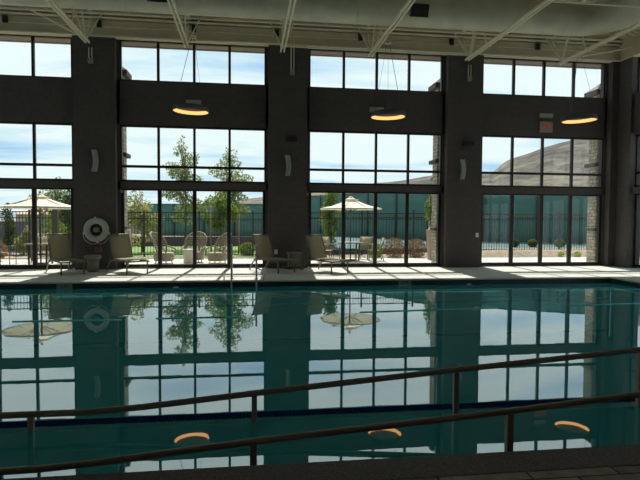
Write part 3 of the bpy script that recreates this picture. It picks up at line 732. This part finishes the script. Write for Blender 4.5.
def screen(A, Bp, zt, label, span=3.05, zb=GZ+.02):
    A, Bp = Vector(A), Vector(Bp); L = (Bp-A).length; n = max(1, round(L/span)); d = (Bp-A)/n
    e = empty('windscreen_fence', (A.x, A.y, GZ-.03), label=label, cat='tennis fence', group='green tennis windscreen fences')
    H = zt-GZ+.03
    for i in range(n+1):
        p = d*i; MB().tube([(p.x, p.y, 0), (p.x, p.y, H+.05)], .04, 8).build('post', M['iron'], e)
    for i in range(n):
        p, q = d*i, d*(i+1); nrm = Vector((-d.y, d.x)).normalized()*.05
        b = MB(); vs = []; fs = []; K = 6; Jn = 4
        for j in range(Jn+1):
            for k in range(K+1):
                t = k/K; w = nrm*(1+.5*math.sin(math.pi*t)*math.sin(math.pi*j/Jn)); c = p+(q-p)*t+w
                vs.append((c.x, c.y, zb-GZ+.03+(H-(zb-GZ+.03))*j/Jn))
        fs = [(j*(K+1)+k, j*(K+1)+k+1, (j+1)*(K+1)+k+1, (j+1)*(K+1)+k) for j in range(Jn) for k in range(K)]
        o = b.add(vs, fs, True).build('screen_panel', M['screen'], e); o.modifiers.new('thick', 'SOLIDIFY').thickness = .01
    for z in (H, H*.5): MB().tube([(0, 0, z), (Bp.x-A.x, Bp.y-A.y, z)], .025, 6).build('rail', M['iron'], e)
screen((4.7, 48.2), (11.8, 34.4), 2.0, 'tall green windscreen fence receding behind the right umbrella')
screen((12.1, 34.1), (20.4, 29.6), 2.0, 'tall green windscreen fence behind the exit sign bay')
screen((20.8, 29.5), (36, 29.4), 2.0, 'tall green windscreen fence beyond the right end')
struct(B(3.2, 60, 24.9, 60, GZ-.2, GZ+.29), 'court_surface', M['court'])
screen((-9.5, 52), (4.3, 48.6), 1.32, 'distant green windscreen fence behind the wicker chairs')

# ---------------------------------------------------------------- plants
def plant(name, loc, clusters, nleaf, ls, leafm, label, cat, trunk=None, group=None, seed=1, tr=.05, stick=None):
    rnd = random.Random(seed); x0, y0 = loc
    e = empty(name, (x0, y0, GZ-.03), label=label, cat=cat, group=group)
    g = GZ-.03
    b = MB(); tot = sum(c[3]*c[4]*c[5] for c in clusters)
    for (cx, cy, cz, rx, ry, rz__) in clusters:
        cnt = int(nleaf*rx*ry*rz__/tot)
        for _ in range(cnt):
            while True:
                p = Vector((rnd.uniform(-1, 1), rnd.uniform(-1, 1), rnd.uniform(-1, 1)))
                if p.length <= 1: break
            p = p*(p.length**-.25 if p.length > .05 else 1)
            c = Vector((cx+p.x*rx, cy+p.y*ry, cz-g+p.z*rz__))
            if c.z < .02: continue
            a = Vector((rnd.gauss(0, 1), rnd.gauss(0, 1), rnd.gauss(0, 1))).normalized(); t = a.orthogonal().normalized()
            t = Matrix.Rotation(rnd.uniform(0, 6.28), 3, a) @ t; s_ = a.cross(t); l = ls*rnd.uniform(.6, 1.3)
            b.add([c-t*l, c-s_*l*.45+a*l*.12, c+t*l, c+s_*l*.45+a*l*.12], [(0, 1, 2, 3)])
    b.build('foliage', leafm, e)
    if trunk:
        tb = MB()
        top = Vector((trunk[0], trunk[1], trunk[2]-g))
        tb.tube([(0, 0, 0), tuple(top*.5+Vector((.04, 0, 0))), tuple(top)], [tr, tr*.8, tr*.4], 8)
        for (cx, cy, cz, rx, ry, rz__) in clusters:
            st = top*rnd.uniform(.45, .85)
            tb.tube([tuple(st), ((cx+st.x)/2, cy/2, (cz-g+st.z)/2+.05), (cx, cy, cz-g+rz__*.5)], [tr*.5, tr*.35, tr*.12], 6)
        tb.build('trunk', M['bark'], e)
    return e
def blob(n, R_, seed, base, top, prof):
    rnd = random.Random(seed); out = []
    for i in range(n):
        t = (i+.5)/n; z = base+(top-base)*t; r = prof(t)*R_; a = rnd.uniform(0, 6.28); d = r*rnd.uniform(.25, .8)
        out.append((d*math.cos(a), d*math.sin(a), z, max(.12, r*.62), max(.12, r*.62), (top-base)/n*1.6))
    return out
dome = lambda t: math.sin(math.pi*min(1, t*.8+.18))**.7
plant('slender_tree', (-3.35, 30), blob(26, 1.1, 3, -.2, 4.25, dome), 4200, .075, M['leafmid'], 'tall loose green tree left of centre in the wicker chairs bay', 'tree', trunk=(0, 0, 3.8), seed=3)
plant('slender_tree', (-1.0, 30), blob(26, 1.15, 5, -.2, 3.8, dome), 4600, .075, M['leafmid'], 'tall loose green tree right of centre in the wicker chairs bay', 'tree', trunk=(0, 0, 3.4), seed=5)
plant('bushy_tree', (-1.35, 27), blob(9, .85, 7, -.5, 1.35, dome), 1600, .085, M['leaf'], 'low bright green tree behind the wooden stakes', 'tree', trunk=(0, 0, .8), seed=7, tr=.04)
plant('olive_tree', (-5.05, 27), blob(12, 1.0, 9, -1.2, 1.3, dome), 2300, .08, M['leafolive'], 'pale olive tree at the left of the wicker chairs bay', 'tree', trunk=(0, 0, 1.0), seed=9)
plant('willow_tree', (-10.35, 31), blob(14, 1.5, 11, -1.3, 2.0, dome), 4600, .075, M['leafmid'], 'dense green tree right behind the left umbrella', 'tree', trunk=(0, 0, 1.6), seed=11, tr=.09)
plant('dark_tree', (-9.0, 29), blob(8, .8, 13, -1.2, 1.6, dome), 1700, .09, M['leafdark'], 'dark green tree against the life ring pier behind the left umbrella', 'tree', trunk=(0, 0, 1.2), seed=13, tr=.07)
plant('cypress_shrub', (-10.72, 26), blob(8, .38, 15, -1.5, .45, lambda t: .6+.4*math.sin(math.pi*t)), 1300, .06, M['leafdark'], 'narrow dark shrub at the left edge behind the patio chair', 'shrub', seed=15)
plant('pale_shrub', (-11.35, 25.2), blob(7, .7, 17, -1.5, .1, dome), 1700, .07, M['leafolive'], 'pale green shrub at the far left edge of frame', 'shrub', seed=17)
plant('pale_shrub', (-9.75, 25.6), blob(6, .5, 19, -1.5, -.5, dome), 900, .07, M['leafolive'], 'pale green shrub behind the left umbrella table', 'shrub', seed=19)
plant('pale_shrub', (-8.6, 25.6), blob(6, .55, 20, -1.5, .1, dome), 900, .07, M['leaf'], 'green shrub behind the table chairs right of the left umbrella pole', 'shrub', seed=21)
plant('column_tree', (4.05, 26.6), blob(10, .52, 21, -1.4, 1.5, lambda t: .75+.25*math.sin(math.pi*t)), 2400, .075, M['leaf'], 'narrow green tree behind the right umbrella', 'tree', trunk=(0, 0, 1.2), seed=22)
plant('sapling', (7.98, 23), blob(8, .28, 23, -.3, 1.5, dome), 420, .07, M['leaf'], 'slim sapling beside the stone column at the right of the middle bay', 'tree', trunk=(0, 0, 1.3), seed=23, tr=.025)
for (x, y, w, h, mm_, lab, sd) in ((5.50, 22.9, .34, .70, 'leafyellow', 'yellow green round bush right of the umbrella table', 31), (6.38, 23.0, .48, .92, 'leafred', 'russet round bush, left one of the two', 32), (7.35, 23.0, .46, .86, 'leafred', 'russet round bush, right one beside the stucco pedestal', 33),
                                   (3.0, 23.2, .42, .80, 'leafred', 'russet bush behind the lounge chair left of the right umbrella table', 34), (13.5, 26, .24, .42, 'leafdark', 'small green bush behind the second exit-bay pane', 35), (14.5, 26, .24, .40, 'leaf', 'small green bush right of the second exit-bay pane bush', 36),
    (16.0, 26, .26, .42, 'leaf', 'small green bush near the stone column of the exit sign bay', 37), (-.0, 24.6, .38, .62, 'leaf', 'round green bush behind the metal pool handrails', 38)):
    plant('round_bush', (x, y), [(0, 0, GZ+h*.45, w, w, h*.52)], 2000, .036, M[mm_], lab, 'bush', group='round bushes', seed=sd).location.z += (.31 if y == 26 else 0)
for x, sd in ((14.2, 52), (15.0, 51)):
    plant('gravel_tuft', (x, 22.95), [(0, 0, GZ+.12, .16, .16, .14)], 160, .04, M['leafyellow'], ['small yellow tuft on gravel near the stone column', 'small yellow tuft on gravel left of the other'][sd % 2], 'tuft', seed=sd)
plant('flower_bush', (-9.35, 21.6), [(0, 0, GZ+.42, .40, .35, .42)], 900, .05, M['flower'], 'orange flowering bush behind the leftmost patio chair', 'flowers', seed=41)
for x, y, zt, d in ((-1.715, 26, .66, 'taller one between two wicker chairs'), (-.42, 26, .30, 'shorter one by the right wicker chair')):
    e = empty('tree_stake', (x, y, GZ-.03), label='pale wooden tree stake, '+d, cat='stake', group='wooden tree stakes')
    MB().tube([(0, 0, 0), (.0, 0, zt-GZ)], .045, 10).build('stake', M['stake'], e)
    MB().tube([(.0, 0, zt-GZ-.3), (.25, .3, zt-GZ-.25)], .01, 6).build('tie', M['iron'], e)
for x, d, mm_, r_ in ((-8.05, 'left of the pole of the left umbrella', 'pole', .035), (-6.62, 'right of the left umbrella', 'stake', .035)):
    MB().tube([(0, 0, 0), (0, 0, 2.05)], r_, 8).build('patio_post', M[mm_], label='thin post standing '+d, cat='post').location = (x, 21.6, FL-.01)
MB().box(-.09, .09, -.09, .09, 0, 2.05).build('square_post', M['pole'], label='wide dark post behind the left umbrella table', cat='post').location = (-7.3, 21.9, FL-.01)
o = MB().add([(-.14, -.14, 0), (.14, -.14, 0), (.14, .14, 0), (-.14, .14, 0), (-.2, -.2, 1.25), (.2, -.2, 1.25), (.2, .2, 1.25), (-.2, .2, 1.25)], [(3,2,1,0),(4,5,6,7),(0,1,5,4),(1,2,6,5),(2,3,7,6),(3,0,4,7)]).build('stucco_pedestal', M['stucco'], label='tapered tan stucco pedestal beside the right russet bush', cat='pedestal', bevel=.01)
o.location = (7.56, 21.5, FL-.01)
o = MB().add([(-.16, -.16, 0), (.16, -.16, 0), (.16, .16, 0), (-.16, .16, 0), (-.16, -.16, 1.2), (.16, -.16, 1.2), (.16, .16, 1.2), (-.16, .16, 1.2)], [(3,2,1,0),(4,5,6,7),(0,1,5,4),(1,2,6,5),(2,3,7,6),(3,0,4,7)]).build('stucco_pedestal', M['stucco'], label='tan stucco pedestal at the left edge of the wicker chairs bay', cat='pedestal', bevel=.01)
o.location = (-4.55, 21.2, FL-.01)
# rocks on the gravel
rnd = random.Random(4)
rk = MB()
for q in range(90):
    x, y, r_ = rnd.uniform(8, 19), rnd.uniform(22.9, 27.8), rnd.uniform(.03, .10)
    t = rnd.uniform(0, 6)
    rk.add([(x+r_*math.cos(t+a)*1.2, y+r_*math.sin(t+a), GZ-.03) for a in (0, 1.5, 3, 4.5)]+[(x, y, GZ-.03+r_*.8)], [(0,1,4),(1,2,4),(2,3,4),(3,0,4)])
rk.build('gravel_stones', M['gravel'], kind='stuff', label='scattered landscape stones on gravel beyond the exit sign bay', cat='stones')

# lamp post of the court seen over the windscreen
cl = empty('court_light_pole', (14.2, 40, GZ), label='slim court light pole in front of the brown hill', cat='light pole')
MB().tube([(0, 0, 0), (0, 0, 4.75)], .05, 8).build('pole', M['iron'], cl); B(-.3, .3, -.15, .15, 4.65, 4.85).build('lamp_head', M['pole'], cl)

# distant house, hills
def house(x, y, w, h, roofh, label):
    e = empty('house', (x, y, GZ), label=label, cat='house')
    B(-w/2, w/2, 0, 6, 0, h).build('wall', M['housewall'], e)
    MB().add([(-w/2-.5, -.5, h), (w/2+.5, -.5, h), (w/2+.5, 6.5, h), (-w/2-.5, 6.5, h), (-w/4, 3, h+roofh), (w/4, 3, h+roofh)], [(0,1,5,4),(1,2,5),(2,3,4,5),(3,0,4),(3,2,1,0)]).build('roof', M['roof'], e)
    for q in (-.25, .2): B(w*q-.5, w*q+.5, -.03, 0, h*.4, h*.75).build('window', M['frame'], e)
house(-11.2, 62, 5.4, 2.6, .75, 'distant house with orange tan roof beyond the olive tree')
house(-22.5, 64, 6, 2.0, .7, 'distant grey blue house seen under the left umbrella')
hp = [(-60, 2), (20, 12), (52, 16.8), (74.6, 19.1), (95, 22.9), (117, 24), (123.4, 24.8), (127.6, 28.4), (131.8, 31.1), (142.6, 34.3), (150.6, 37.5), (158.8, 39.8), (167.1, 42), (182.6, 46), (203.4, 51.8), (260, 62), (340, 72), (480, 80)]
def hh(x):
    for (a, za), (b_, zb) in zip(hp[:-1], hp[1:]):
        if a <= x <= b_: return za+(zb-za)*(x-a)/(b_-a)
    return 0
from mathutils import noise
hm = MB(); NX, NY = 150, 46; vs = []; fs = []
for j in range(NY+1):
    t = j/NY; yy = 110+150*t*1.12
    for i in range(NX+1):
        u_ = -60+500*i/NX
        x = u_*(yy/260)
        s_ = min(1, t*1.12); s_ = s_**1.15
        z = GZ-1+(hh(u_)+2.7)*s_
        nn = noise.fractal(Vector((x*.03, yy*.03, 0)), 1, 2, 6)
        z += nn*5.0*s_*(1-s_)*2 + noise.fractal(Vector((x*.15, yy*.15, 3)), 1, 2, 4)*.3*s_
        if t*1.12 > 1: z -= (t*1.12-1)*60
        vs.append((x, yy, z))
fs = [(j*(NX+1)+i, j*(NX+1)+i+1, (j+1)*(NX+1)+i+1, (j+1)*(NX+1)+i) for j in range(NY) for i in range(NX)]
hm.add(vs, fs, False); struct(hm, 'hillside', M['hill'])
bh = MB(); vs = []; fs = []
for i in range(61):
    x = -700+1000*i/60; z = 9+5*noise.noise(Vector((x*.012, 0, 5)))+2*noise.noise(Vector((x*.05, 0, 5)))
    vs += [(x, 700, -5), (x, 720, z), (x, 900, -5)]
for i in range(60): fs += [(3*i, 3*i+3, 3*i+4, 3*i+1), (3*i+1, 3*i+4, 3*i+5, 3*i+2)]
bh.add(vs, fs, True); struct(bh, 'distant_hills', M['bluehill'])

# ---------------------------------------------------------------- light
sd = bpy.data.lights.new('sun', 'SUN'); sd.energy = 6.3; sd.color = (1, .96, .87); sd.angle = R(.6)
so = bpy.data.objects.new('sun', sd); C.objects.link(so)
so.rotation_euler = Vector((.058, 1.0, 1.2)).to_track_quat('Z', 'Y').to_euler()
w = bpy.data.worlds.new('world'); S.world = w; w.use_nodes = True; nt = w.node_tree; nt.nodes.clear()
tc = nt.nodes.new('ShaderNodeTexCoord'); sp = nt.nodes.new('ShaderNodeSeparateXYZ'); nt.links.new(tc.outputs['Generated'], sp.inputs[0])
# cloud layer: direction projected on a plane overhead
mz = nt.nodes.new('ShaderNodeMath'); mz.operation = 'ADD'; mz.inputs[1].default_value = .14; nt.links.new(sp.outputs[2], mz.inputs[0])
mm_ = nt.nodes.new('ShaderNodeMath'); mm_.operation = 'MAXIMUM'; mm_.inputs[1].default_value = .05; nt.links.new(mz.outputs[0], mm_.inputs[0])
dx = nt.nodes.new('ShaderNodeMath'); dx.operation = 'DIVIDE'; nt.links.new(sp.outputs[0], dx.inputs[0]); nt.links.new(mm_.outputs[0], dx.inputs[1])
dy = nt.nodes.new('ShaderNodeMath'); dy.operation = 'DIVIDE'; nt.links.new(sp.outputs[1], dy.inputs[0]); nt.links.new(mm_.outputs[0], dy.inputs[1])
cb = nt.nodes.new('ShaderNodeCombineXYZ'); nt.links.new(dx.outputs[0], cb.inputs[0]); nt.links.new(dy.outputs[0], cb.inputs[1])
mp = nt.nodes.new('ShaderNodeMapping'); mp.inputs['Scale'].default_value = (.62, 1.5, 1); mp.inputs['Location'].default_value = (3.1, 1.3, 0); mp.inputs['Rotation'].default_value = (0, 0, .12)
nt.links.new(cb.outputs[0], mp.inputs[0])
n = nt.nodes.new('ShaderNodeTexNoise'); n.inputs['Scale'].default_value = 1.15; n.inputs['Detail'].default_value = 7; n.inputs['Roughness'].default_value = .55; n.inputs['Distortion'].default_value = .3
nt.links.new(mp.outputs[0], n.inputs['Vector'])
cr = nt.nodes.new('ShaderNodeValToRGB')
cr.color_ramp.elements[0].position = .30; cr.color_ramp.elements[0].color = (.36, .58, .84, 1)
cr.color_ramp.elements[1].position = .51; cr.color_ramp.elements[1].color = (.78, .90, .91, 1)
q = cr.color_ramp.elements.new(.41); q.color = (.58, .77, .88, 1)
nt.links.new(n.outputs['Fac'], cr.inputs[0])
bg = nt.nodes.new('ShaderNodeBackground'); bg.inputs[1].default_value = 1.17; nt.links.new(cr.outputs[0], bg.inputs[0])
wo = nt.nodes.new('ShaderNodeOutputWorld'); nt.links.new(bg.outputs[0], wo.inputs[0])
S.view_settings.view_transform = 'Standard'; S.view_settings.look = 'None'; S.view_settings.gamma = 1; S.view_settings.exposure = 0; S.view_settings.use_curve_mapping = False
S.cycles.max_bounces = 10; S.cycles.diffuse_bounces = 5; S.cycles.transparent_max_bounces = 24
